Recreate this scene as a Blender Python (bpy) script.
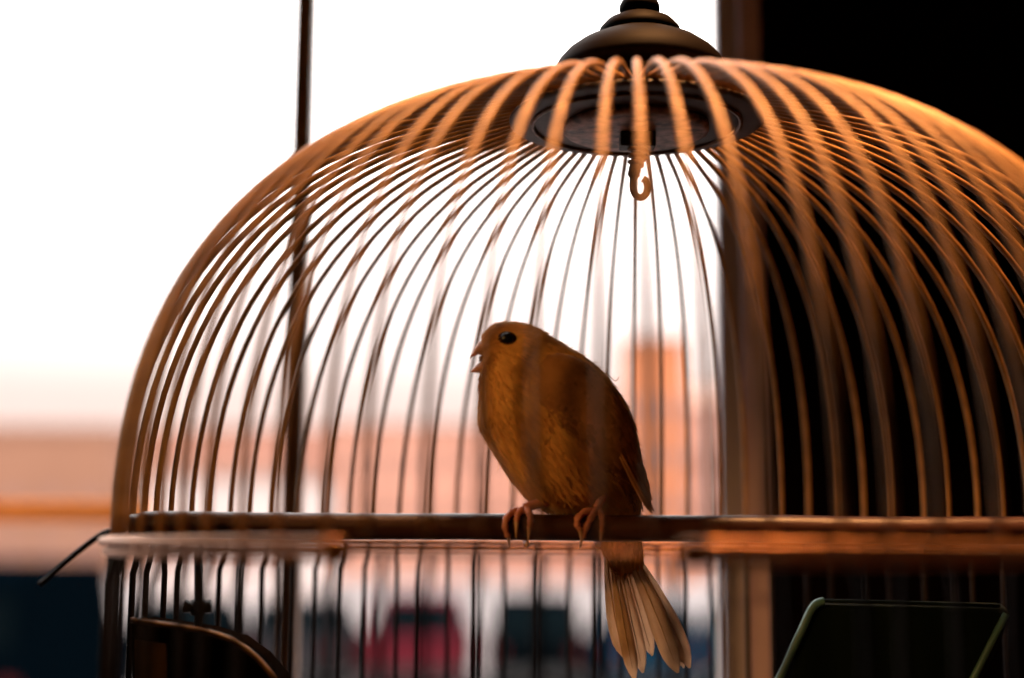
import bpy, math, random
from mathutils import Vector, Matrix

random.seed(7)
for o in list(bpy.data.objects):
    bpy.data.objects.remove(o)
scene = bpy.context.scene
COL = scene.collection
R = math.radians
PI = math.pi

# ------------------------------------------------------------------ camera
ZC = 1.25                       # camera height above the room floor (m) = height of the cage ring
PITCH, ROLL, FPX = R(8.08), R(0.4), 1422.2
cam_data = bpy.data.cameras.new('camera')
cam_data.lens = 50
cam_data.sensor_width = 36
cam_data.clip_start = 0.01
cam_data.clip_end = 2000
cam_data.dof.use_dof = True
cam_data.dof.focus_distance = 0.515
cam_data.dof.aperture_fstop = 3.7
cam = bpy.data.objects.new('camera', cam_data)
COL.objects.link(cam)
cam.matrix_world = (Matrix.Translation((0, 0, ZC)) @ Matrix.Rotation(PITCH, 4, 'X')
                    @ Matrix.Rotation(R(90), 4, 'X') @ Matrix.Rotation(ROLL, 4, 'Z'))
scene.camera = cam

# ------------------------------------------------------------------ sky, exposure
SKY = 5.0
world = bpy.data.worlds.new('overcast_sky')
scene.world = world
world.use_nodes = True
wn, wl = world.node_tree.nodes, world.node_tree.links
wn.clear()
wout = wn.new('ShaderNodeOutputWorld')
wbg = wn.new('ShaderNodeBackground')
wtc = wn.new('ShaderNodeTexCoord')
wsep = wn.new('ShaderNodeSeparateXYZ')
wramp = wn.new('ShaderNodeValToRGB')
cr_ = wramp.color_ramp
cr_.elements[0].position = 0.0; cr_.elements[0].color = (0.21, 0.150, 0.132, 1)
cr_.elements[1].position = 0.50; cr_.elements[1].color = (1.0, 0.95, 0.92, 1)
for p_, c_ in ((0.10, (0.235, 0.185, 0.168)), (0.17, (0.40, 0.35, 0.33)), (0.28, (0.80, 0.75, 0.72))):
    e_ = cr_.elements.new(p_); e_.color = (*c_, 1)
wl.new(wtc.outputs['Generated'], wsep.inputs[0])
wl.new(wsep.outputs['Z'], wramp.inputs[0])
wl.new(wramp.outputs[0], wbg.inputs['Color'])
wbg.inputs['Strength'].default_value = SKY
wl.new(wbg.outputs[0], wout.inputs[0])
vs = scene.view_settings
vs.view_transform = 'Standard'
vs.look = 'None'
vs.exposure = 0.0
vs.gamma = 1.0
vs.use_curve_mapping = False

# ------------------------------------------------------------------ pixel -> place
_c, _s = math.cos(PITCH), math.sin(PITCH)
_cr, _sr = math.cos(ROLL), math.sin(ROLL)
def P(px, py, Y):
    """point on the vertical plane y = Y (m in front of the camera) seen at a pixel"""
    a, b = px - 512, py - 339
    u, v = a * _cr + b * _sr, -a * _sr + b * _cr
    dx, d, up = u / FPX, 1.0, -v / FPX
    y = d * _c - up * _s
    z = d * _s + up * _c
    k = Y / y
    return Vector((dx * k, Y, ZC + z * k))

# ------------------------------------------------------------------ materials
def mat(name, col, rough=0.5, metal=0.0, var=0.0, scale=40.0, col2=None, bump=0.0, stretch=(1, 1, 1), island=0.0,
        translucent=0.0, coat=0.0, spec=0.5, bscale=None):
    m = bpy.data.materials.new(name)
    m.use_nodes = True
    n, l = m.node_tree.nodes, m.node_tree.links
    b = n['Principled BSDF']
    b.inputs['Roughness'].default_value = rough
    b.inputs['Metallic'].default_value = metal
    b.inputs['Specular IOR Level'].default_value = spec
    b.inputs['Coat Weight'].default_value = coat
    tc = n.new('ShaderNodeTexCoord')
    mp = n.new('ShaderNodeMapping')
    mp.inputs['Scale'].default_value = stretch
    l.new(tc.outputs['Object'], mp.inputs[0])
    nz = n.new('ShaderNodeTexNoise')
    nz.inputs['Scale'].default_value = scale
    nz.inputs['Detail'].default_value = 5
    l.new(mp.outputs[0], nz.inputs['Vector'])
    rp = n.new('ShaderNodeValToRGB')
    rp.color_ramp.elements[0].position = 0.35
    rp.color_ramp.elements[1].position = 0.65
    c2 = col2 if col2 else tuple(c * (1 - var) for c in col)
    rp.color_ramp.elements[0].color = (*c2, 1)
    rp.color_ramp.elements[1].color = (*col, 1)
    l.new(nz.outputs['Fac'], rp.inputs[0])
    cout = rp.outputs[0]
    if island:                                   # every feather its own tone
        gm = n.new('ShaderNodeNewGeometry')
        hs = n.new('ShaderNodeHueSaturation')
        mr = n.new('ShaderNodeMapRange')
        mr.inputs['To Min'].default_value = 1 - island
        mr.inputs['To Max'].default_value = 1 + island * .4
        l.new(gm.outputs['Random Per Island'], mr.inputs['Value'])
        l.new(mr.outputs[0], hs.inputs['Value'])
        l.new(cout, hs.inputs['Color'])
        cout = hs.outputs[0]
    l.new(cout, b.inputs['Base Color'])
    if bump:
        bp = n.new('ShaderNodeBump')
        bp.inputs['Strength'].default_value = bump
        bp.inputs['Distance'].default_value = 0.001
        if bscale:
            nb = n.new('ShaderNodeTexNoise')
            nb.inputs['Scale'].default_value = bscale
            nb.inputs['Detail'].default_value = 4
            l.new(mp.outputs[0], nb.inputs['Vector'])
            l.new(nb.outputs['Fac'], bp.inputs['Height'])
        else:
            l.new(nz.outputs['Fac'], bp.inputs['Height'])
        l.new(bp.outputs[0], b.inputs['Normal'])
    if translucent:
        t = n.new('ShaderNodeBsdfTranslucent')
        mx = n.new('ShaderNodeMixShader')
        mx.inputs[0].default_value = translucent
        l.new(cout, t.inputs['Color'])
        l.new(b.outputs[0], mx.inputs[1])
        l.new(t.outputs[0], mx.inputs[2])
        l.new(mx.outputs[0], n['Material Output'].inputs['Surface'])
    return m

def glass_mat(name, tint=(1, 1, 1), gloss=0.04):
    m = bpy.data.materials.new(name)
    m.use_nodes = True
    n, l = m.node_tree.nodes, m.node_tree.links
    n.remove(n['Principled BSDF'])
    t = n.new('ShaderNodeBsdfTransparent'); t.inputs[0].default_value = (*tint, 1)
    g = n.new('ShaderNodeBsdfGlossy'); g.inputs['Roughness'].default_value = 0.02
    x = n.new('ShaderNodeMixShader'); x.inputs[0].default_value = gloss
    l.new(t.outputs[0], x.inputs[1]); l.new(g.outputs[0], x.inputs[2])
    l.new(x.outputs[0], n['Material Output'].inputs['Surface'])
    return m

def emit_mat(name, col, s):
    m = bpy.data.materials.new(name)
    m.use_nodes = True
    b = m.node_tree.nodes['Principled BSDF']
    b.inputs['Base Color'].default_value = (*col, 1)
    b.inputs['Emission Color'].default_value = (*col, 1)
    b.inputs['Emission Strength'].default_value = s
    return m

M = dict(
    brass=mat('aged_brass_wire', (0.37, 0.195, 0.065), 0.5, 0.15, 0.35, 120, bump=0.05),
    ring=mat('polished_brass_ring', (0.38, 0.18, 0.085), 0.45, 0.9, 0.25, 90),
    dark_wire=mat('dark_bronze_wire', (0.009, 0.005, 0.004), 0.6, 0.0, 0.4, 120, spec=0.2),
    plate=mat('dark_wood_plate', (0.060, 0.028, 0.018), 0.6, 0, 0.55, 60, bump=0.3),
    hub=mat('worn_dark_hub', (0.42, 0.22, 0.17), 0.55, 0, 0.85, 220, bump=0.6),
    cap=mat('black_lacquer_cap', (0.004, 0.0022, 0.0018), 0.6, 0, 0.4, 30, spec=0.03),
    hook=mat('rusty_hook_iron', (0.15, 0.065, 0.03), 0.5, 0.5, 0.6, 250, bump=0.5),
    black=mat('black_iron', (0.012, 0.010, 0.010), 0.6, 0, 0.3, 80),
    perch=mat('dark_red_brown_wood', (0.055, 0.015, 0.009), 0.42, 0, 0.7, 60, bump=0.35, stretch=(0.06, 1, 1)),
    bird=mat('apricot_plumage', (0.90, 0.50, 0.15), 0.75, 0, 0.0, 90, col2=(0.62, 0.29, 0.09), translucent=0.15, spec=0.15),
    feather=mat('apricot_feathers', (0.95, 0.53, 0.16), 0.7, 0, 0.0, 70, col2=(0.72, 0.34, 0.10), translucent=0.28, spec=0.15, island=0.22),
    wing=mat('brown_apricot_wing', (0.62, 0.29, 0.11), 0.7, 0, 0.0, 120, col2=(0.44, 0.19, 0.07), translucent=0.25, spec=0.2, island=0.4),
    tail=mat('cream_tail_feathers', (0.86, 0.68, 0.52), 0.6, 0, 0.0, 60, col2=(0.66, 0.46, 0.32), translucent=0.5, spec=0.25),
    quill=mat('pale_quill', (0.55, 0.36, 0.2), 0.5),
    beak=mat('horn_pink_beak', (0.72, 0.33, 0.20), 0.38, 0, 0.2, 200, translucent=0.2),
    mouth=mat('dark_mouth', (0.05, 0.012, 0.010), 0.6),
    eye=mat('black_eye', (0.004, 0.003, 0.003), 0.2, spec=0.3),
    eyering=mat('dark_eye_ring', (0.03, 0.010, 0.006), 0.8, spec=0.1),
    foot=mat('pink_foot_skin', (0.80, 0.30, 0.20), 0.5, 0, 0.35, 400, bump=0.4, translucent=0.15),
    claw=mat('pale_claw', (0.55, 0.32, 0.2), 0.4),
    green=mat('dark_green_plastic', (0.003, 0.008, 0.006), 0.8, 0, 0.3, 20, spec=0.1),
    green_highlight=mat('painted_green_highlight', (0.11, 0.26, 0.24), 0.45, 0, 0.3, 30),  # light on the bath edges, put into the colour
    hood=mat('dark_feeder_plastic', (0.006, 0.004, 0.003), 0.9, 0, 0.4, 30, spec=0.0),
    ochre=mat('ochre_feeder_plastic', (0.16, 0.08, 0.015), 0.5, 0, 0.4, 40),
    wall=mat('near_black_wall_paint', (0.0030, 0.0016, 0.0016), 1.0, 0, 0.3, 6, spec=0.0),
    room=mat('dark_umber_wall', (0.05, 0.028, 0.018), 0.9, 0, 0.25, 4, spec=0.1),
    floor=mat('dark_floorboards', (0.08, 0.042, 0.022), 0.5, 0, 0.5, 8, stretch=(1, 0.08, 1)),
    frame=mat('mauve_grey_frame', (0.42, 0.32, 0.37), 0.7, 0, 0.15, 40, spec=0.2),
    frame2=mat('grey_frame_bead', (0.34, 0.31, 0.35), 0.7, 0, 0.15, 40, spec=0.2),
    muntin=mat('brown_window_bar', (0.25, 0.12, 0.05), 0.5, 0, 0.3, 40),
    pane=glass_mat('window_glass', gloss=0.02),
    plaster=mat('pale_outside_plaster', (0.62, 0.52, 0.44), 0.9, 0, 0.15, 8),
    table=mat('dark_table_wood', (0.07, 0.032, 0.016), 0.45, 0, 0.5, 14, stretch=(0.1, 1, 1)),
    shade=mat('dark_lamp_enamel', (0.03, 0.02, 0.015), 0.4),
    rail=mat('orange_wood_rail', (0.85, 0.24, 0.015), 0.7, 0, 0.35, 30, stretch=(0.1, 1, 1)),
    ground=mat('pale_asphalt', (0.21, 0.18, 0.178), 0.9, 0, 0.15, 0.25),
    tyre=mat('black_tyre', (0.01, 0.01, 0.01), 0.8),
    carglass=mat('dark_car_glass', (0.002, 0.004, 0.005), 0.5, spec=0.0),
    wglass=mat('far_window_glass', (0.24, 0.12, 0.09), 0.5),
    lampred=mat('red_lamp_lens', (0.05, 0.004, 0.004), 0.5, spec=0.1),
    roof=mat('far_roof', (0.40, 0.22, 0.16), 0.8, 0, 0.2, 1),
)

# ------------------------------------------------------------------ mesh helpers
def mesh(name, v, f, m, smooth=True):
    me = bpy.data.meshes.new(name)
    me.from_pydata([tuple(p) for p in v], [], f)
    me.validate()
    me.update()
    if m: me.materials.append(m)
    if smooth:
        for p in me.polygons: p.use_smooth = True
    return me

def link(name, me, parent=None, loc=(0, 0, 0), rz=0.0):
    o = bpy.data.objects.new(name, me)
    COL.objects.link(o)
    o.location = loc
    o.rotation_euler = (0, 0, rz)
    if parent: o.parent = parent
    return o

def thing(name, label, cat, loc=(0, 0, 0), group=None):
    o = bpy.data.objects.new(name, None)
    o.empty_display_size = 0.02
    COL.objects.link(o)
    o.location = loc
    o['label'] = label; o['category'] = cat
    if group: o['group'] = group
    return o

def tag(o, label, cat, group=None):
    o['label'] = label; o['category'] = cat
    if group: o['group'] = group
    return o

def frames(path, closed):
    n = len(path); T = []
    for i in range(n):
        a = path[(i - 1) % n] if (closed or i > 0) else path[i]
        b = path[(i + 1) % n] if (closed or i < n - 1) else path[i]
        T.append((b - a).normalized())
    up = Vector((0, 0, 1)) if abs(T[0].z) < 0.9 else Vector((1, 0, 0))
    N = [(up - T[0] * up.dot(T[0])).normalized()]
    for i in range(1, n):
        v = N[-1] - T[i] * N[-1].dot(T[i])
        N.append(v.normalized())
    return T, N

def tube(path, rad, seg=8, closed=False, flat=1.0):
    path = [Vector(p) for p in path]
    n = len(path)
    rads = rad if isinstance(rad, (list, tuple)) else [rad] * n
    T, N = frames(path, closed)
    v, f = [], []
    for i in range(n):
        B = T[i].cross(N[i])
        for k in range(seg):
            a = 2 * PI * k / seg
            v.append(path[i] + (N[i] * math.cos(a) + B * math.sin(a) * flat) * rads[i])
    m = n if closed else n - 1
    for i in range(m):
        j = (i + 1) % n
        for k in range(seg):
            q = (k + 1) % seg
            f.append((i * seg + k, i * seg + q, j * seg + q, j * seg + k))
    if not closed:
        f.append(tuple(range(seg - 1, -1, -1)))
        f.append(tuple((n - 1) * seg + k for k in range(seg)))
    return v, f

def lathe(prof, seg=48, cap=True):
    v, f = [], []
    n = len(prof)
    for r, z in prof:
        for k in range(seg):
            a = 2 * PI * k / seg
            v.append((r * math.cos(a), r * math.sin(a), z))
    for i in range(n - 1):
        for k in range(seg):
            q = (k + 1) % seg
            f.append((i * seg + k, i * seg + q, (i + 1) * seg + q, (i + 1) * seg + k))
    if cap:
        f.append(tuple(range(seg - 1, -1, -1)))
        f.append(tuple((n - 1) * seg + k for k in range(seg)))
    return v, f

def box(x0, x1, y0, y1, z0, z1):
    v = [(x, y, z) for z in (z0, z1) for y in (y0, y1) for x in (x0, x1)]
    f = [(0, 2, 3, 1), (4, 5, 7, 6), (0, 1, 5, 4), (2, 6, 7, 3), (0, 4, 6, 2), (1, 3, 7, 5)]
    return v, f

def join(*vf):
    V, F = [], []
    for v, f in vf:
        o = len(V)
        V += list(v); F += [tuple(i + o for i in q) for q in f]
    return V, F

def bevel(o, w, seg=2):
    b = o.modifiers.new('bevel', 'BEVEL'); b.width = w; b.segments = seg; b.limit_method = 'ANGLE'
    return o

def prism(poly, axis_vec):
    """closed prism: poly (list of Vector) swept by axis_vec"""
    n = len(poly)
    v = [Vector(p) for p in poly] + [Vector(p) + axis_vec for p in poly]
    f = [tuple(range(n)), tuple(range(2 * n - 1, n - 1, -1))]
    for i in range(n):
        j = (i + 1) % n
        f.append((i, i + n, j + n, j))
    return v, f

def cr(vals, t):
    """Catmull-Rom through a list of numbers or Vectors, t in [0, n-1]"""
    n = len(vals)
    i = min(int(t), n - 2); u = t - i
    p0 = vals[max(i - 1, 0)]; p1 = vals[i]; p2 = vals[i + 1]; p3 = vals[min(i + 2, n - 1)]
    return 0.5 * (2 * p1 + (p2 - p0) * u + (2 * p0 - 5 * p1 + 4 * p2 - p3) * (u * u)
                  + (3 * p1 - p0 - 3 * p2 + p3) * (u ** 3))

# ================================================================== THE ROOM
def struct(name, vf, m, parent=None, smooth=False, bev=0):
    o = link(name, mesh(name, *vf, m, smooth), parent)
    if bev: bevel(o, bev)
    if not parent: o['kind'] = 'structure'
    return o

WY = 0.745                       # room face of the window wall
WT = 0.16
X0, X1, Y0 = -1.7, 2.2, -2.6
ZT = 2.6
WL, WR, WB, WTOP = -0.95, 0.1335, ZC - 0.22, ZC + 0.95
struct('floor', box(X0 - .1, X1 + .1, Y0 - .1, WY + WT, -0.1, 0), M['floor'])
struct('ceiling', box(X0 - .1, X1 + .1, Y0 - .1, WY + WT, ZT, ZT + .1), M['room'])
struct('wall_left', box(X0 - .1, X0, Y0 - .1, WY + WT, 0, ZT), M['room'])
struct('wall_right', box(X1, X1 + .1, Y0 - .1, WY + WT, 0, ZT), M['room'])
struct('wall_front', box(X0, X1, Y0 - .1, Y0, 0, ZT), M['room'])
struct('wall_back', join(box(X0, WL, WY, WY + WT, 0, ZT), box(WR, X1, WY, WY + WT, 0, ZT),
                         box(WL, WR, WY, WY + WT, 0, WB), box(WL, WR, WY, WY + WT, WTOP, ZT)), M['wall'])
struct('wall_outside', join(box(X0 - .1, WL, WY + WT, WY + WT + .02, -.35, ZT), box(WR, X1, WY + WT, WY + WT + .02, -.35, ZT),
                            box(WL, WR, WY + WT, WY + WT + .02, -.35, WB), box(WL, WR, WY + WT, WY + WT + .02, WTOP, ZT)), M['plaster'])  # pale outer skin, added to bounce daylight onto the handrail
win = thing('window_1', '', '')
del win['label'], win['category']
win['kind'] = 'structure'
win.location = (0, 0, 0)
FW = 0.0122
jr = link('jamb', mesh('jamb', *box(WR - FW, WR, WY - .006, WY + .014, WB, WTOP), M['frame'], False), win); bevel(jr, .0015)
jb = link('jamb_bead', mesh('jamb_bead', *box(WR - 2 * FW + .001, WR - FW, WY - .001, WY + .012, WB, WTOP), M['frame2'], False), win); bevel(jb, .001)
jl = link('jamb', mesh('jamb', *box(WL, WL + .03, WY - .006, WY + .014, WB, WTOP), M['frame'], False), win); bevel(jl, .002)
hd = link('head_rail', mesh('head_rail', *box(WL + .03, WR - 2 * FW, WY, WY + .014, WTOP - .03, WTOP), M['frame'], False), win); bevel(hd, .002)
sl = link('bottom_rail', mesh('bottom_rail', *box(WL + .03, WR - 2 * FW, WY, WY + .014, WB, WB + .03), M['frame'], False), win); bevel(sl, .002)
mx = P(297, 339, WY + .005).x
mt = link('muntin', mesh('muntin', *box(mx - .0050, mx + .0050, WY - .001, WY + .013, WB + .03, WTOP - .03), M['muntin'], False), win); bevel(mt, .0015)
for a, b in ((WL + .03, mx - .0050), (mx + .0050, WR - 2 * FW)):
    link('pane', mesh('pane', *box(a, b, WY + .004, WY + .007, WB + .03, WTOP - .03), M['pane'], False), win)

# ================================================================== OUTSIDE
GZ = ZC - 2.6
struct('ground', box(-200, 200, WY + WT + .6, 320, GZ - .5, GZ), M['ground'])
house = box(-6, 6, WY + WT - .001, WY + WT + .599, GZ - .5, 0 - .35)
struct('terrace_slab', house, M['ground'])

# wooden handrail outside the left pane, its posts standing on the terrace slab
rl = thing('handrail', 'orange wooden handrail outside the window, left of the cage', 'handrail', (0, 0, -0.35))
RY = 1.35
pa, pb = P(-620, 508, RY), P(146, 512, RY)
rz0 = pa.z + .35
h = .0098
o = link('rail', mesh('rail', *box(pa.x, pb.x, RY - .02, RY + .02, pb.z + .35 - h, pb.z + .35 + h), M['rail'], False), rl); bevel(o, .003)
for px in (P(-60, 505, RY).x, P(-560, 505, RY).x):
    o = link('post', mesh('post', *box(px - .02, px + .02, RY - .018, RY + .018, 0, pb.z + .35 - h), M['rail'], False), rl); bevel(o, .003)

def paint(name, c): return mat(name, c, 0.6, 0, 0.12, 3, spec=0.0)
def make_car(label, px, Y, col, hgt=1.48, wid=1.78, lng=4.2, van=False):
    x = P(px, 600, Y).x
    t = thing('van' if van else 'parked_car', label, 'van' if van else 'car', (x, Y, GZ), None if van else 'cars parked outside the window')
    m = paint('car_paint', col)
    w = wid / 2
    # lower body: side profile (y,z) extruded across, cabin tapering inward
    if van:
        prof = [(-lng / 2, .32), (-lng / 2, hgt * .93), (-lng / 2 + .15, hgt), (lng * .22, hgt), (lng * .34, hgt * .62), (lng / 2, hgt * .5), (lng / 2, .32)]
    else:
        prof = [(-lng / 2, .35), (-lng / 2 + .03, .92), (-lng / 2 + .12, .98), (lng * .2, .98), (lng / 2 - .08, .82), (lng / 2, .62), (lng / 2, .35)]
    b = link('body', mesh('body', *prism([Vector((-w, y, z)) for y, z in prof], Vector((2 * w, 0, 0))), m, False), t); bevel(b, .07, 3)
    if not van:
        lo = [(-lng * .46, .97), (lng * .24, .97)]; hi = [(-lng * .36, hgt), (lng * .06, hgt)]
        wi, wt = w - .04, w - .22
        V = [(-wi, lo[0][0], lo[0][1]), (wi, lo[0][0], lo[0][1]), (wi, lo[1][0], lo[1][1]), (-wi, lo[1][0], lo[1][1]),
             (-wt, hi[0][0], hi[0][1]), (wt, hi[0][0], hi[0][1]), (wt, hi[1][0], hi[1][1]), (-wt, hi[1][0], hi[1][1])]
        c = link('cabin', mesh('cabin', V, [(3, 2, 1, 0), (4, 5, 6, 7), (0, 1, 5, 4), (1, 2, 6, 5), (2, 3, 7, 6), (3, 0, 4, 7)], m, False), t); bevel(c, .06, 3)
        def inset(a, b_, c_, d, k=.14, off=.012):
            q = [Vector(V[i]) for i in (a, b_, c_, d)]
            g = sum(q, Vector()) / 4
            nrm = (q[1] - q[0]).cross(q[3] - q[0]).normalized()
            return prism([p.lerp(g, k) - nrm * .01 for p in q], nrm * (off + .01))
        link('rear_window', mesh('rear_window', *inset(0, 1, 5, 4), M['carglass'], False), c)
        link('side_window', mesh('side_window', *inset(1, 2, 6, 5), M['carglass'], False), c)
        link('windscreen', mesh('windscreen', *inset(2, 3, 7, 6), M['carglass'], False), c)
        link('side_window', mesh('side_window', *inset(3, 0, 4, 7), M['carglass'], False), c)
    else:
        for s in (-1, 1):
            link('rear_window', mesh('rear_window', *box(min(s * .06, s * w * .85), max(s * .06, s * w * .85), -lng / 2 - .012, -lng / 2 + .03, hgt * .55, hgt * .82), M['carglass'], False), t)
    for s in (-1, 1):
        link('tail_lamp', mesh('tail_lamp', *box(min(s * (w - .3), s * (w - .08)), max(s * (w - .3), s * (w - .08)), -lng / 2 - .015, -lng / 2 + .04, .72, .88), M['lampred'], False), t)
    link('bumper', mesh('bumper', *box(-w + .03, w - .03, -lng / 2 - .05, -lng / 2 + .05, .34, .5), M['tyre'], False), t)
    wv, wf = lathe([(.12, -.1), (.28, -.1), (.31, -.07), (.31, .07), (.28, .1), (.12, .1)], 20)
    wv = [(z, x_, y_) for x_, y_, z in wv]
    for sx in (-1, 1):
        for sy in (-.31, .31):
            link('wheel', mesh('wheel', wv, wf, M['tyre']), t, (sx * (w - .12), sy * lng, .31))
    return t

make_car('dark navy van outside, beyond the orange handrail', 0, 20, (0.0006, 0.0020, 0.0034), 2.28, 2.4, 4.9, van=True)
make_car('black car parked between the navy van and grey car', 195, 26, (0.0016, 0.0026, 0.0040), 1.55)
make_car('grey car parked next to the maroon car', 310, 26, (0.022, 0.020, 0.022), 1.55)
make_car('maroon red car parked between the grey and black cars', 424, 26, (0.085, 0.010, 0.016), 1.66)
make_car('black car parked next to the maroon car', 535, 26, (0.0012, 0.0020, 0.0026), 1.66)
make_car('dark blue car parked between the black and teal cars', 643, 26, (0.0015, 0.018, 0.036), 1.5)
make_car('teal car parked next to the dark window jamb', 752, 26, (0.002, 0.045, 0.075), 1.6)

wmesh = mesh('far_window', *box(-.6, .6, -.06, .12, -.8, .8), M['wglass'], False)
def building(label, x0, x1, ytop, Y, col, depth=12, cols=5, pitched=False, name='building'):
    a, b = P(x0, 541, Y), P(x1, ytop, Y)
    H = b.z - GZ
    t = thing(name, label, 'building', ((a.x + b.x) / 2, Y, GZ))
    w = (b.x - a.x) / 2
    m = mat('facade', col, 0.9, 0, 0.12, 0.3)
    link('walls', mesh('walls', *box(-w, w, 0, depth, 0, H - .35), m, False), t)
    if pitched:
        link('roof', mesh('roof', *prism([Vector((-w - .3, -.3, H - .4)), Vector((-w - .3, depth + .3, H - .4)), Vector((-w - .3, depth / 2, H + 1.6))], Vector((2 * w + .6, 0, 0))), M['roof'], False), t)
    else:
        link('roof', mesh('roof', *box(-w - .25, w + .25, -.25, depth + .25, H - .35, H), M['roof'], False), t)
    rows = max(1, int((H - 1.2) / 3.0))
    for i in range(cols):
        for j in range(rows):
            link('window', wmesh, t, (-w + (i + .5) * 2 * w / cols, 0, 1.9 + j * 3.0))
    return t
building('long brown building on the horizon behind the orange handrail', -160, 112, 425, 95, (0.29, 0.14, 0.085), cols=7)
building('low white building on the horizon in front of the pink block', 150, 305, 470, 70, (0.60, 0.50, 0.47), cols=4)
building('salmon pink block on the horizon behind the white building', 100, 330, 428, 110, (0.48, 0.24, 0.175), cols=6)
building('long peach building on the horizon behind the canary', 330, 628, 425, 100, (0.56, 0.275, 0.195), cols=8)
building('tall orange brick tower on the horizon', 630, 688, 336, 90, (0.50, 0.17, 0.07), depth=6, cols=2, name='brick_tower')
building('pale pink house on the horizon right of the brick tower', 686, 790, 400, 100, (0.52, 0.30, 0.24), cols=3, pitched=True, name='house')

# ================================================================== TABLE, LAMP, ADDED FILL SPOT
AX, AY = 0.0445, 0.5             # cage axis
TZ = ZC - 0.165
tb = thing('side_table', 'dark wooden table under the birdcage', 'table', (AX, 0.4, 0))
o = link('tabletop', mesh('tabletop', *box(-.45, .45, -.22, .32, TZ - .03, TZ), M['table'], False), tb); bevel(o, .004)
for sx in (-.4, .4):
    for sy in (-.17, .27):
        o = link('leg', mesh('leg', *box(sx - .022, sx + .022, sy - .022, sy + .022, 0, TZ - .03), M['table'], False), tb); bevel(o, .003)
o = link('apron', mesh('apron', *box(-.38, .38, -.18, -.155, TZ - .11, TZ - .03), M['table'], False), tb)

LX, LY, LZ = 0.12, 0.45, ZC + 0.72
lp = thing('pendant_lamp', 'pendant lamp with a dark metal shade hanging above the birdcage', 'lamp', (LX, LY, LZ))
link('shade', mesh('shade', *lathe([(.14, -.02), (.138, -.018), (.10, .05), (.045, .09), (.02, .10), (.02, .098), (.043, .087), (.098, .047), (.14, -.02)], 40, False), M['shade']), lp)
link('cord', mesh('cord', *tube([(0, 0, .098), (0, 0, (ZT - LZ))], .003), M['black']), lp)
link('bulb', mesh('bulb', *lathe([(.004, -.012), (.018, -.004), (.027, .014), (.024, .035), (.013, .06), (.013, .095)], 24), emit_mat('warm_bulb', (1.0, .55, .2), 12)), lp)
ld = bpy.data.lights.new('lamp_light', 'AREA')
ld.shape = 'DISK'; ld.size = 0.10; ld.spread = R(50); ld.energy = 2.0; ld.color = (1.0, 0.45, 0.16)
lo = bpy.data.objects.new('lamp_light', ld); COL.objects.link(lo); lo.parent = lp; lo.location = (0, 0, -.022)

FLX, FLY, FLZ = -1.15, -0.75, 1.86  # unseen spot on a stand, added as warm fill for the bird
fl_ = thing('added_fill_spot', 'unseen fill spot on a stand, added to brighten the canary', 'lamp', (FLX, FLY, 0))
link('base', mesh('base', *lathe([(.01, 0), (.14, 0), (.14, .015), (.02, .03)], 32), M['black']), fl_)
link('pole', mesh('pole', *tube([(0, 0, .02), (0, 0, FLZ - .02)], .011, 12), M['black']), fl_)
aim = (Vector((.03, .5, ZC + .035)) - Vector((FLX, FLY, FLZ))).normalized()
hv, hf = lathe([(.02, -.10), (.036, -.09), (.04, -.02), (.045, .07), (.043, .07), (.037, -.02), (.03, -.08)], 32, False)
hd_ = link('fill_spot_head', mesh('fill_spot_head', hv, hf, M['shade']), fl_, (0, 0, FLZ))
hd_.rotation_euler = aim.to_track_quat('Z', 'Y').to_euler()
bl = link('bulb', mesh('bulb', *lathe([(.004, -.08), (.016, -.06), (.024, -.03), (.018, -.008), (.004, -.002)], 20), emit_mat('warm_bulb', (1.0, .55, .2), 8)), hd_)
pd = bpy.data.lights.new('added_fill_light', 'SPOT')
pd.energy = 44; pd.shadow_soft_size = .03; pd.color = (1.0, 0.50, 0.14)
pd.spot_size = R(9.5); pd.spot_blend = .75
po = bpy.data.objects.new('added_fill_light', pd); COL.objects.link(po); po.parent = fl_
po.location = Vector((0, 0, FLZ)) + aim * .075
po.rotation_euler = aim.to_track_quat('-Z', 'Y').to_euler()

# ================================================================== BIRDCAGE
cage = thing('birdcage', 'domed brass wire birdcage with a black turned finial on top', 'birdcage', (AX, AY, ZC))
PROF = [(0.0140, .1625), (0.0336, .1583), (0.0502, .1545), (0.0671, .1508), (0.0843, .1460), (0.1012, .1393), (0.1174, .1304),
        (0.1323, .1191), (0.1454, .1056), (0.1564, .0903), (0.1650, .0735), (0.1713, .0557), (0.1753, .0373), (0.1773, .0186), (0.1775, .0010)]
NB = 80
BR = 0.00115
def inset_prof(pr, d):
    out = []
    for i, (a, b) in enumerate(pr):
        p, q = pr[max(i - 1, 0)], pr[min(i + 1, len(pr) - 1)]
        tx, tz = q[0] - p[0], q[1] - p[1]
        n_ = math.hypot(tx, tz)
        out.append((a + tz / n_ * d, b - tx / n_ * d))
    return out
PROF = inset_prof(PROF, .0013)
TW = 0.3 * 2 * PI / NB
def bar_path(tw):
    v = []
    pr = [Vector((r, 0, z)) for r, z in PROF]
    n = 30
    for i in range(n + 1):
        p = cr(pr, i / n * (len(pr) - 1))
        a = tw * (i / n) ** 1.5
        v.append(Vector((p.x * math.cos(a), p.x * math.sin(a), p.z)))
    return v
rng = random.Random(3)
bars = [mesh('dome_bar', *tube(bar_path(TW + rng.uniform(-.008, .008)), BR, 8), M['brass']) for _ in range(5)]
for k in range(NB):
    a = -PI / 2 - .0888 + 2 * PI * k / NB + (rng.uniform(-.008, .008) if k else 0)
    link('dome_bar', bars[k % 5], cage, (0, 0, 0), a)
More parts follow.
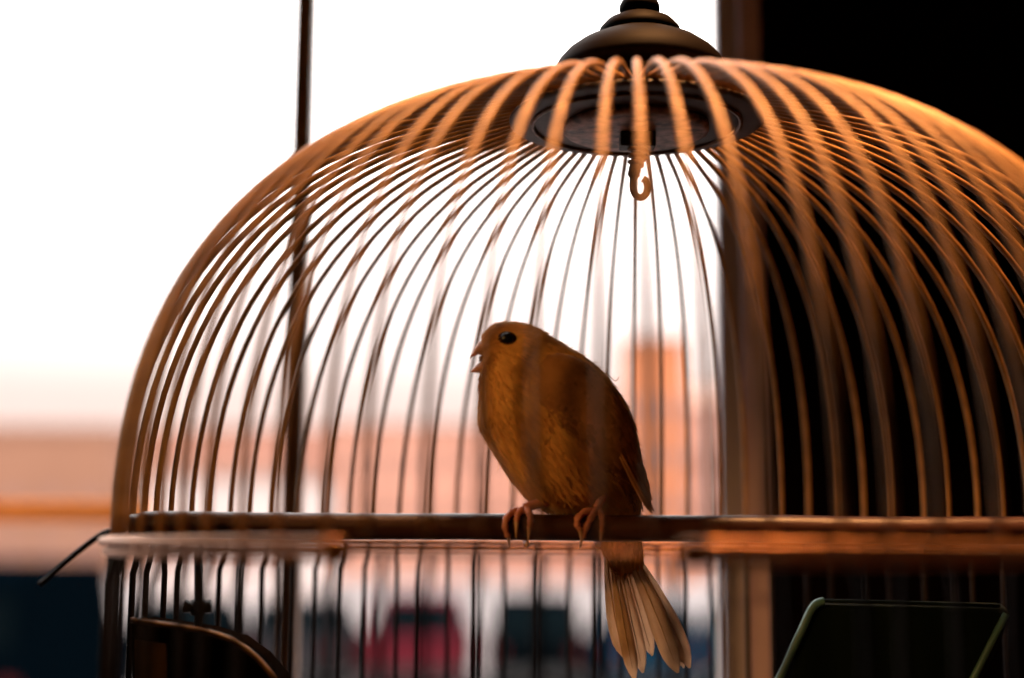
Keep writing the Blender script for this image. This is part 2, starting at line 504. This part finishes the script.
def base_path(bend):
    return [Vector((.1765, 0, -.0015)), Vector((.1768, 0, -.004)), Vector((.1772 + bend * .35, 0, -.008)),
            Vector((.1775 + bend, 0, -.0125)), Vector((.1775 + bend, 0, -.03)), Vector((.1775 + bend, 0, -.145))]
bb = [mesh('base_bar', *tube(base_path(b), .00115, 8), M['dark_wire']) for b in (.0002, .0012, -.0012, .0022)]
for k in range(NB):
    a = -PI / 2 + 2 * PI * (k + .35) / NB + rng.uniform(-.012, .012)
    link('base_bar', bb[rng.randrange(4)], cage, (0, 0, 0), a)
def ring(r, z, w, seg=128):
    return tube([(r * math.cos(2 * PI * i / seg), r * math.sin(2 * PI * i / seg), z) for i in range(seg)], w, 10, True)
def arc(r, z, w, a0, a1, seg=128):
    return tube([(r * math.cos(a0 + (a1 - a0) * i / seg), r * math.sin(a0 + (a1 - a0) * i / seg), z) for i in range(seg + 1)], w, 10)
G0, G1 = R(-90 - 2), R(270 - 28)          # the ring is open behind a thin latch wire at the front
link('dome_ring', mesh('dome_ring', *arc(.1795, -.0010, .00150, G0, G1), M['ring']), cage)
link('base_ring', mesh('base_ring', *arc(.1782, -.0042, .00125, G0, G1), M['ring']), cage)
link('door_wire', mesh('door_wire', *arc(.1786, -.0026, .0007, R(-90 - 30), R(-90), 24), M['ring']), cage)
link('tray', mesh('tray', *lathe([(.02, -.1645), (.176, -.1645), (.184, -.158), (.188, -.125), (.1865, -.125), (.1825, -.156), (.175, -.160), (.02, -.160)], 64), M['dark_wire']), cage)
# top: plate under the bars, worn hub disc, turned finial
link('top_plate', mesh('top_plate', *lathe([(.010, .1490), (.044, .1500), (.0460, .1506), (.0460, .1516), (.044, .1524), (.01, .1545)], 64), M['plate']), cage)
link('collar_ring', mesh('collar_ring', *ring(.0375, .1494, .0008, 64), M['hook']), cage)
link('hub_disc', mesh('hub_disc', *lathe([(.006, .1464), (.0245, .1464), (.0262, .1472), (.0262, .1492), (.01, .1495)], 48), M['hub']), cage)
def zof(y): return P(640, y, AY).z - ZC
kx = AY / FPX * 1.17
def zn(r_, y): return zof(y) * (1 - .85 * r_ * AY / FPX / AY)
cp = [(75, 58), (76.5, 54), (76, 50), (72.5, 43), (66, 36.5), (55, 30.5), (37, 26.5)]
cap_prof = [(.012, zn(70, 60))] + [(r * kx, zn(r, y)) for r, y in cp] + [(.008, zn(30, 25.5))]
capo = link('finial_cap', mesh('finial_cap', *lathe(cap_prof, 56), M['cap']), cage, (.0015, 0, 0))
fin = [(35, 27), (37, 24.5), (35.5, 19), (29.5, 13.5), (18, 10.8), (13, 10), (16, 8.5), (18, 5), (18, 1), (16, -3), (11, -6), (13, -9), (17, -14), (17, -20), (12, -27), (5, -31)]
link('finial_knob', mesh('finial_knob', *lathe([(r * kx, zn(r, y)) for r, y in fin], 48), M['cap']), capo)
link('finial_neck', mesh('finial_neck', *lathe([(.012, .1535), (.0175, .1540), (.0175, .1625), (.020, .1660), (.020, .1720), (.012, .1725)], 40), M['cap']), capo)
# hanging hook below the hub
br = link('hook_bracket', mesh('hook_bracket', *box(-.0060, .0068, -.004, .004, .1410, .1466), M['black'], False), cage); bevel(br, .0006)
def cage_px(px, py, Y=AY): return P(px, py, Y) - Vector((AX, AY, ZC))
stem = [(639, 140), (638.5, 150), (637, 160), (634.5, 170), (633, 180), (633, 189), (636, 195.5), (641, 197.5), (646, 194), (647.5, 187), (646, 181), (643, 178.5)]
sp = [cage_px(*q) for q in stem]
hp = [cr(sp, i / 40 * (len(sp) - 1)) for i in range(41)]
hk = link('hook', mesh('hook', *tube(hp, [.0022 if i < 14 else .0013 for i in range(41)], 10), M['hook']), cage)
tw = []
for i in range(60):
    u = i / 59
    c = cr(sp, u * 2.6)
    tw.append(c + Vector((math.cos(u * 26) * (.0040 - .0018 * u), math.sin(u * 26) * (.0040 - .0018 * u), 0)))
link('wire_wrap', mesh('wire_wrap', *tube(tw, .0009, 6), M['hook']), hk)
# latch wire sticking out at the left of the ring
lw = [cage_px(x, y, .47) for x, y in ((116, 531), (107, 532), (99, 536), (88, 544), (72, 557), (56, 571), (40, 585))]
lwp = [cr(lw, i / 24 * (len(lw) - 1)) for i in range(25)]
link('latch_wire', mesh('latch_wire', *tube(lwp, .0010, 8), M['dark_wire']), cage)

# ------------------------------------------------------------------ perch
PY = 0.495
pc = P(550, 527.5, PY)
PR = 0.00455
xl, xr = AX - .1755, AX + .1755
pv = []
n = 60
pth, prd = [], []
r2 = random.Random(5)
for i in range(n + 1):
    u = i / n
    x = xl + (xr - xl) * u
    pth.append((x - AX, 0, .00012 * math.sin(u * 23)))
    e = min(u, 1 - u) * (xr - xl)
    prd.append((PR + .00004 * math.sin(u * 41) + .0006 * max(0, u - .55)) * min(1, .75 + e * 120))
pv, pf = tube(pth, prd, 24)
pv = [Vector((q.x, q.y + r2.uniform(-1, 1) * .00006, q.z + r2.uniform(-1, 1) * .00006)) for q in pv]
tag(link('perch', mesh('perch', pv, pf, M['perch']), None, (AX, PY, pc.z)),
    'dark reddish brown wooden perch rod spanning the birdcage under the canary', 'perch')

# ------------------------------------------------------------------ feeder at the lower left inside the cage
FY = 0.50
fd = thing('seed_feeder', 'dark hooded seed feeder with ochre side panel, bolted inside the cage', 'feeder', P(200, 720, FY))
f0 = Vector(fd.location)
outl = [(131, 621), (160, 625), (200, 631), (232, 641), (256, 658), (275, 680), (284, 708), (284, 735), (131, 735)]
hood = prism([P(x, y, FY - .012) - f0 for x, y in outl], Vector((0, .030, 0)))
o = link('hood', mesh('hood', *hood, M['hood'], False), fd); bevel(o, .0008)
rim = [P(x, y - 1, FY - .013) - f0 for x, y in outl[:6]]
link('rim', mesh('rim', *tube([cr(rim, i / 20 * 5) for i in range(21)], .0009, 8), M['ochre']), fd)
o = link('side_panel', mesh('side_panel', *prism([P(x, y, FY - .0135) - f0 for x, y in ((134, 640), (166, 644), (166, 735), (134, 735))], Vector((0, .002, 0))), M['ochre'], False), fd)
bx = P(198, 640, FY - .004) - f0
bt = P(198, 549, FY - .004) - f0
bo = link('bolt', mesh('bolt', *tube([bx, bt], .0013, 10), M['black']), fd)
nx = P(198, 608, FY - .004) - f0
nut = join(tube([nx + Vector((-.0045, 0, .0005)), nx + Vector((-.002, 0, 0)), nx + Vector((.002, 0, 0)), nx + Vector((.0045, 0, .0005))], [.0022, .0016, .0016, .0022], 10),
           tube([nx + Vector((0, 0, -.0025)), nx + Vector((0, 0, .0025))], .0026, 6))
link('wing_nut', mesh('wing_nut', *nut, M['black']), bo)

# ------------------------------------------------------------------ green bath at the lower right inside the cage
GY = 0.50
gb = thing('bird_bath', 'dark green plastic bird bath with painted pale green edge highlights, right of the canary', 'bird bath', P(890, 740, GY))
g0 = Vector(gb.location)
quad = [(822, 603), (1004, 607), (1012, 616), (950, 745), (745, 745), (808, 613)]
o = link('tub', mesh('tub', *prism([P(x, y, GY) - g0 for x, y in quad], Vector((.011, .035, 0))), M['green'], False), gb); bevel(o, .002)
edge = [(746, 745), (778, 681), (800, 634), (810, 612), (816, 604), (824, 601)]
ep = [P(x, y, GY - .0008) - g0 for x, y in edge]
link('rim', mesh('rim', *tube([cr(ep, i / 24 * 5) for i in range(25)], .0014, 8), M['green_highlight']), gb)  # left edge highlight painted as a pale strip
edge = [(824, 601), (880, 602), (940, 604), (1000, 606)]
ep = [P(x, y, GY - .0002) - g0 for x, y in edge]
link('rim', mesh('rim', *tube(ep, .0007, 8), M['green']), gb)
edge = [(1006, 614), (990, 645), (972, 681), (942, 745)]
ep = [P(x, y, GY - .0004) - g0 for x, y in edge]
link('rim', mesh('rim', *tube(ep, .0012, 8), M['green_highlight']), gb)  # right edge highlight, likewise a painted strip

# ================================================================== CANARY
root = P(590, 514, PY)
can = thing('canary', 'apricot orange canary with open beak sitting on the wooden perch', 'bird', root)
def L(px, py, Y): return P(px, py, Y) - root
# (ventral px, dorsal px, depth half-width m, plane Y)
SEC = [((493, 367), (491, 348), .0032, .4905), ((486, 375), (481, 338.5), .0058, .4908), ((481.5, 382), (486, 330.5), .0077, .4912),
       ((479.5, 391), (497, 324), .0088, .4916), ((478, 405), (515, 322.5), .0102, .4924), ((478.5, 423), (536, 328), .0132, .4940),
       ((486, 440), (560, 342), .0165, .4960), ((497, 459), (584, 357), .0190, .4985), ((511, 480), (606, 377), .0200, .5015),
       ((529, 500), (625, 404), .0198, .5045), ((550, 513), (636, 434), .0182, .5080), ((574, 520), (641, 462), .0152, .5125),
       ((592, 532), (641, 490), .0112, .5170), ((601, 548), (640, 520), .0075, .5205), ((609, 562), (642, 549), .0046, .5235), ((617, 574), (642, 570), .0022, .5260)]
SV = [L(*s[0], s[3]) for s in SEC]
SD = [L(*s[1], s[3]) for s in SEC]
SB = [s[2] for s in SEC]
NS = len(SEC) - 1
def S(s, ph):
    a, d, b = cr(SV, s), cr(SD, s), cr(SB, s)
    c = (a + d) / 2
    cs, sn = math.cos(ph), math.sin(ph)
    w = b * (1 + .10 * cs)
    return c + (a - c) * cs + Vector((0, -1, 0)) * (w * sn)
def SN(s, ph):
    e = 1e-3
    s = min(max(s, .05), NS - .05)
    du = S(s + e, ph) - S(s - e, ph)
    dv = S(s, ph + e) - S(s, ph - e)
    nrm = dv.cross(du).normalized()
    a, d = cr(SV, s), cr(SD, s)
    if nrm.dot(S(s, ph) - (a + d) / 2) < 0: nrm = -nrm
    return nrm, du.normalized()
rings, seg = 64, 40
v, f = [], []
for i in range(rings + 1):
    for k in range(seg):
        v.append(S(i / rings * NS, 2 * PI * k / seg))
for i in range(rings):
    for k in range(seg):
        q = (k + 1) % seg
        f.append((i * seg + k, i * seg + q, (i + 1) * seg + q, (i + 1) * seg + k))
f.append(tuple(range(seg - 1, -1, -1))); f.append(tuple(rings * seg + k for k in range(seg)))
body = link('body', mesh('body', v, f, M['bird']), can)

rf = random.Random(11)
def plume(p, nrm, flow, ln, wd, lift, V, F):
    side = nrm.cross(flow).normalized()
    o = len(V)
    d1 = (flow * math.cos(lift) + nrm * math.sin(lift)).normalized()
    base = p - nrm * .0003
    m1 = base + d1 * ln * .45
    tip = base + d1 * ln * .97 - nrm * ln * .05
    V += [base - side * wd * .22, base + side * wd * .22, m1 - side * wd * .5, m1 + nrm * wd * .10, m1 + side * wd * .5,
          tip - side * wd * .2, tip + side * wd * .2]
    F += [(o, o + 1, o + 3), (o, o + 3, o + 2), (o + 1, o + 4, o + 3), (o + 2, o + 3, o + 5), (o + 3, o + 6, o + 5), (o + 3, o + 4, o + 6)]
EYE_S, EYE_P = 4.05, 2.12
EYES = [S(EYE_S, EYE_P), S(EYE_S, -EYE_P)]
V, F = [], []
for i in range(8000):
    s = rf.uniform(1.75, NS - .9)
    ph = rf.uniform(0, 2 * PI)
    nrm, fl = SN(s, ph)
    if min((S(s, ph) - q).length for q in EYES) < .0042: continue
    k = min(1, max(.18, (s - 1.2) / 6))
    ln = (.0026 + .0052 * k) * rf.uniform(.7, 1.15)
    a = rf.gauss(0, .14)
    fl2 = (fl * math.cos(a) + nrm.cross(fl) * math.sin(a)).normalized()
    plume(S(s, ph), nrm, fl2, ln, (.0008 + .0009 * k) * rf.uniform(.8, 1.2), rf.uniform(.03, .13), V, F)
# loose barbs that fringe the outline of the back and flanks
for i in range(5200):
    s = rf.uniform(1.2, NS - 2.2)
    ph = rf.uniform(0, 2 * PI)
    nrm, fl = SN(s, ph)
    k = min(1, max(.2, (s - .5) / 7))
    ln = (.0014 + .0044 * k) * rf.uniform(.5, 1.2)
    a = rf.gauss(0, .3); lf = abs(rf.gauss(.28, .2))
    d = ((fl * math.cos(a) + nrm.cross(fl) * math.sin(a)) * math.cos(lf) + nrm * math.sin(lf)).normalized()
    side = nrm.cross(d).normalized() * .00012
    p = S(s, ph)
    o = len(V)
    V += [p - side, p + side, p + d * ln + nrm * ln * .05]
    F += [(o, o + 1, o + 2)]
plum = link('plumage', mesh('plumage', V, F, M['feather']), body)
plum['kind'] = 'stuff'

def blade(base, tip, wd, nrm, curve=0.0, camber=.12, rounded=.5, thick=.00018, n=14):
    """one flat feather with a cambered vane and real thickness"""
    base, tip = Vector(base), Vector(tip)
    ax = (tip - base)
    ln = ax.length
    ax.normalize()
    side = nrm.cross(ax).normalized()
    V, F = [], []
    for lay in (0, 1):
        for i in range(n + 1):
            u = i / n
            w = wd * .5 * min(1, .35 + 1.1 * u) * (1 - max(0, (u - .78) / .22) ** 2.2 * (1 - .12)) 
            c = base + ax * ln * u + side * curve * math.sin(u * PI) - nrm * (lay * thick)
            for k in (-1, -.5, 0, .5, 1):
                V.append(c + side * w * k - nrm * abs(k) * w * camber)
    m = (n + 1) * 5
    for i in range(n):
        for k in range(4):
            a = i * 5 + k
            F.append((a, a + 1, a + 6, a + 5)); F.append((m + a, m + a + 5, m + a + 6, m + a + 1))
        for a in (i * 5, i * 5 + 4):
            q = (a, a + 5, m + a + 5, m + a)
            F.append(q if a % 5 == 0 else q[::-1])
    for i0 in (0, n * 5):
        for k in range(4):
            a = i0 + k
            F.append((a, m + a, m + a + 1, a + 1))
    shaft = tube([base + ax * ln * u + side * curve * math.sin(u * PI) + nrm * .0001 for u in [j / 10 for j in range(10)]],
                 [.00042 * (1 - .8 * j / 9) for j in range(10)], 6)
    return (V, F), shaft

# tail: each feather on its own
CAMDIR = Vector((0, -1, .12)).normalized()
TAIL = [((607, 556), (623.5, 657), 17, .5240, .5330, -.0008), ((612, 552), (635, 681), 15, .5228, .5318, -.0004),
        ((617, 552), (643, 673), 17, .5236, .5332, 0), ((622, 552), (652.5, 656), 15, .5246, .5345, 0),
        ((628, 552), (678, 673), 21, .5222, .5312, .0008), ((634, 554), (690, 668), 18, .5250, .5350, .0012),
        ((632, 553), (684, 668), 14, .5258, .5362, .0006)]
for b, t, w, y0, y1, cv in TAIL:
    (bv, bf), sh = blade(L(*b, y0), L(*t, y1), w * .00036, CAMDIR, cv)
    tf = link('tail_feather', mesh('tail_feather', bv, bf, M['tail']), can)
    link('quill', mesh('quill', *sh, M['quill']), tf)

# wings folded along the flanks
def make_wing(sg):
    nu, nv = 26, 12
    V, F = [], []
    def W(u, w):
        s = 6.0 + 6.2 * u
        lo = 1.45 + .55 * u ** 1.6          # ventral edge of the wing (angle from the belly)
        hi = 2.72 + .10 * u
        if u < .18: lo, hi = lo + (1 - u / .18) ** 2 * .45, hi - (1 - u / .18) ** 2 * .35
        if u > .8: k = (u - .8) / .2; lo, hi = lo + k * k * .2, hi - k * k * .25
        ph = lo + (hi - lo) * w
        nrm, fl = SN(s, sg * ph)
        e = -.0008 + .0030 * (math.sin(PI * min(max(w, 0), 1)) ** .45) * (math.sin(PI * min(1, .04 + u * .96)) ** .4)
        return S(s, sg * ph) + nrm * e, nrm, fl
    for i in range(nu + 1):
        for k in range(nv + 1):
            V.append(W(i / nu, k / nv)[0])
    for i in range(nu):
        for k in range(nv):
            a = i * (nv + 1) + k
            F.append((a, a + 1, a + nv + 2, a + nv + 1))
    wo = link('wing', mesh('wing', V, F, M['wing']), can)
    V, F = [], []
    for i in range(700):
        u, w = rf.uniform(.02, .95), rf.uniform(.03, .97)
        p, nrm, fl = W(u, w)
        plume(p, nrm, fl, rf.uniform(.005, .0085) * (.6 + .5 * u), rf.uniform(.0022, .0034), rf.uniform(.02, .07), V, F)
    cv = link('covert_plumage', mesh('covert_plumage', V, F, M['wing']), wo)
    cv['kind'] = 'stuff'
    yy = .5005 if sg > 0 else .5285
    tips = [(652.5, 514), (651, 505), (648, 498), (646, 488), (645, 478)] if sg > 0 else [(654, 511), (652, 500), (650, 490), (647, 480)]
    for j, tp in enumerate(tips):
        bs = W(.50 - .02 * j, .40 + .11 * j)[0]
        nrm = W(.7, .55)[1]
        tpp = L(tp[0], tp[1], yy + .0008 * j)
        (bv, bf), sh = blade(bs - nrm * .0012, tpp, .0044 if j else .0034, nrm, 0, .15)
        ff = link('flight_feather', mesh('flight_feather', bv, bf, M['wing']), wo)
        link('quill', mesh('quill', *sh, M['wing']), ff)
    return wo
make_wing(1)
make_wing(-1)

# one stray feather wisp on the back
wp = [L(606, 372, .5), L(611, 378, .499), L(616, 381, .498), L(619, 377, .498)]
link('stray_barb', mesh('stray_barb', *tube([cr(wp, i / 12 * 3) for i in range(13)], .00014, 5), M['quill']), body)

# beak, eyes
def mandible(pts, y0, name):
    """pts: list of (upper px, lower px, half width)"""
    V, F = [], []
    n, sg = len(pts), 14
    for (a, b, w) in pts:
        A, B = L(*a, y0), L(*b, y0)
        c = (A + B) / 2
        for k in range(sg):
            t = 2 * PI * k / sg
            V.append(c + (A - c) * math.cos(t) + Vector((0, 1, 0)) * w * math.sin(t))
    for i in range(n - 1):
        for k in range(sg):
            q = (k + 1) % sg
            F.append((i * sg + k, i * sg + q, (i + 1) * sg + q, (i + 1) * sg + k))
    F.append(tuple(range(sg - 1, -1, -1))); F.append(tuple((n - 1) * sg + k for k in range(sg)))
    return link(name, mesh(name, V, F, M['beak']), can)
mandible([((496, 340.5), (497, 357), .0070), ((486, 339.5), (488, 357), .0062), ((479, 341.5), (482, 355.5), .0045), ((475, 346.5), (477.4, 354.5), .0027), ((472, 353.5), (472.6, 357), .0010), ((470, 358), (470.3, 359), .0003)], .4905, 'upper_beak')
mandible([((494, 360), (492, 374), .0062), ((486, 361), (485, 373.5), .0050), ((480, 362), (479.5, 373), .0034), ((475.5, 365.5), (475, 372.8), .0017), ((472, 369.5), (471.8, 372.2), .0008), ((470.5, 371.5), (470.5, 372.3), .0003)], .4905, 'lower_beak')
mo = mandible([((505, 355), (505, 361), .0070), ((492, 354.5), (492, 363), .0068), ((484, 355), (484, 362.8), .0046), ((479, 356.5), (479, 361.5), .0018)], .4905, 'mouth')
mo.data.materials[0] = M['mouth']
def ball(c, rx, ry, rz, seg=16):
    V, F = lathe([(math.cos(-PI / 2 + PI * (i + .2) / 12.4), math.sin(-PI / 2 + PI * (i + .2) / 12.4)) for i in range(13)], seg)
    return [Vector((x * rx, y * ry, z * rz)) + c for x, y, z in V], F
for sg in (1, -1):
    # eye sits on the head surface
    s_e, ph_e = EYE_S, sg * EYE_P
    p = S(s_e, ph_e)
    er = link('eye_patch', mesh('eye_patch', *ball(p, .0033, .0010, .0027), M['eyering']), can)
    link('eye', mesh('eye', *ball(p + Vector((0, -.0010 * sg, 0)), .0022, .0013, .0021), M['eye']), er)

# legs and feet: toes wrap the perch
def onperch(px, ang, off=.0014):
    """point beside the perch at pixel column px, angle measured from the camera side (0) over the top (90)"""
    x = P(px, 527, PY - PR).x
    rr = PR + off + .0004 * max(0, (x - AX) * 0)
    return Vector((x, PY - rr * math.cos(R(ang)), pc.z + rr * math.sin(R(ang)))) - root
def toe(leg, pts, r0=.00135, r1=.0009, claw=True):
    pp = [onperch(px, a) for px, a in pts]
    n = 22
    path = [cr(pp, i / n * (len(pp) - 1)) for i in range(n + 1)]
    rad = [r0 + (r1 - r0) * i / n + .00016 * math.cos(i * 2 * PI / 5.5) for i in range(n + 1)]
    link('toe', mesh('toe', *tube(path, rad, 10), M['foot']), leg)
    if claw:
        px, a = pts[-1]
        dpx = (pts[-1][0] - pts[-2][0]) * .5
        cp_ = [onperch(px, a + 6), onperch(px + dpx * .5, a - 14, .0016), onperch(px + dpx, a - 32, .0020), onperch(px + dpx * 1.3, a - 46, .0030)]
        link('claw', mesh('claw', *tube([cr(cp_, i / 8 * 3) for i in range(9)], [.00085 * (1 - .85 * i / 8) for i in range(9)], 8), M['claw']), leg)
def make_leg(hip, ankle_px, toes, hind):
    ank = onperch(ankle_px[0], ankle_px[1], .0022)
    path = [hip, hip.lerp(ank, .5) + Vector((.0006, 0, .0004)), ank]
    lg = link('leg', mesh('leg', *tube([cr(path, i / 10 * 2) for i in range(11)], [.0021 - .0006 * i / 10 for i in range(11)], 12), M['foot']), can)
    for t in toes: toe(lg, t)
    toe(lg, hind, .0013, .0009)
    return lg
make_leg(L(556, 500, .5), (524, 95), [[(524, 92), (513, 62), (506.5, 30), (505, 0), (508, -32)], [(525, 90), (528.5, 62), (530, 30), (529, -2)], [(524, 94), (519, 60), (517, 35), (516.5, 15)]],
         [(526, 95), (527, 140), (526, 190), (526, 235), (527, 275)])
make_leg(L(603, 490, .5), (598, 95), [[(597, 92), (586, 66), (578, 34), (577, 8), (580, -8)], [(598, 90), (594, 55), (588, 15), (583, -34)], [(599, 90), (601, 55), (602, 20), (601, -14)]],
         [(599, 95), (600, 140), (599, 190), (598, 235), (598, 275)])
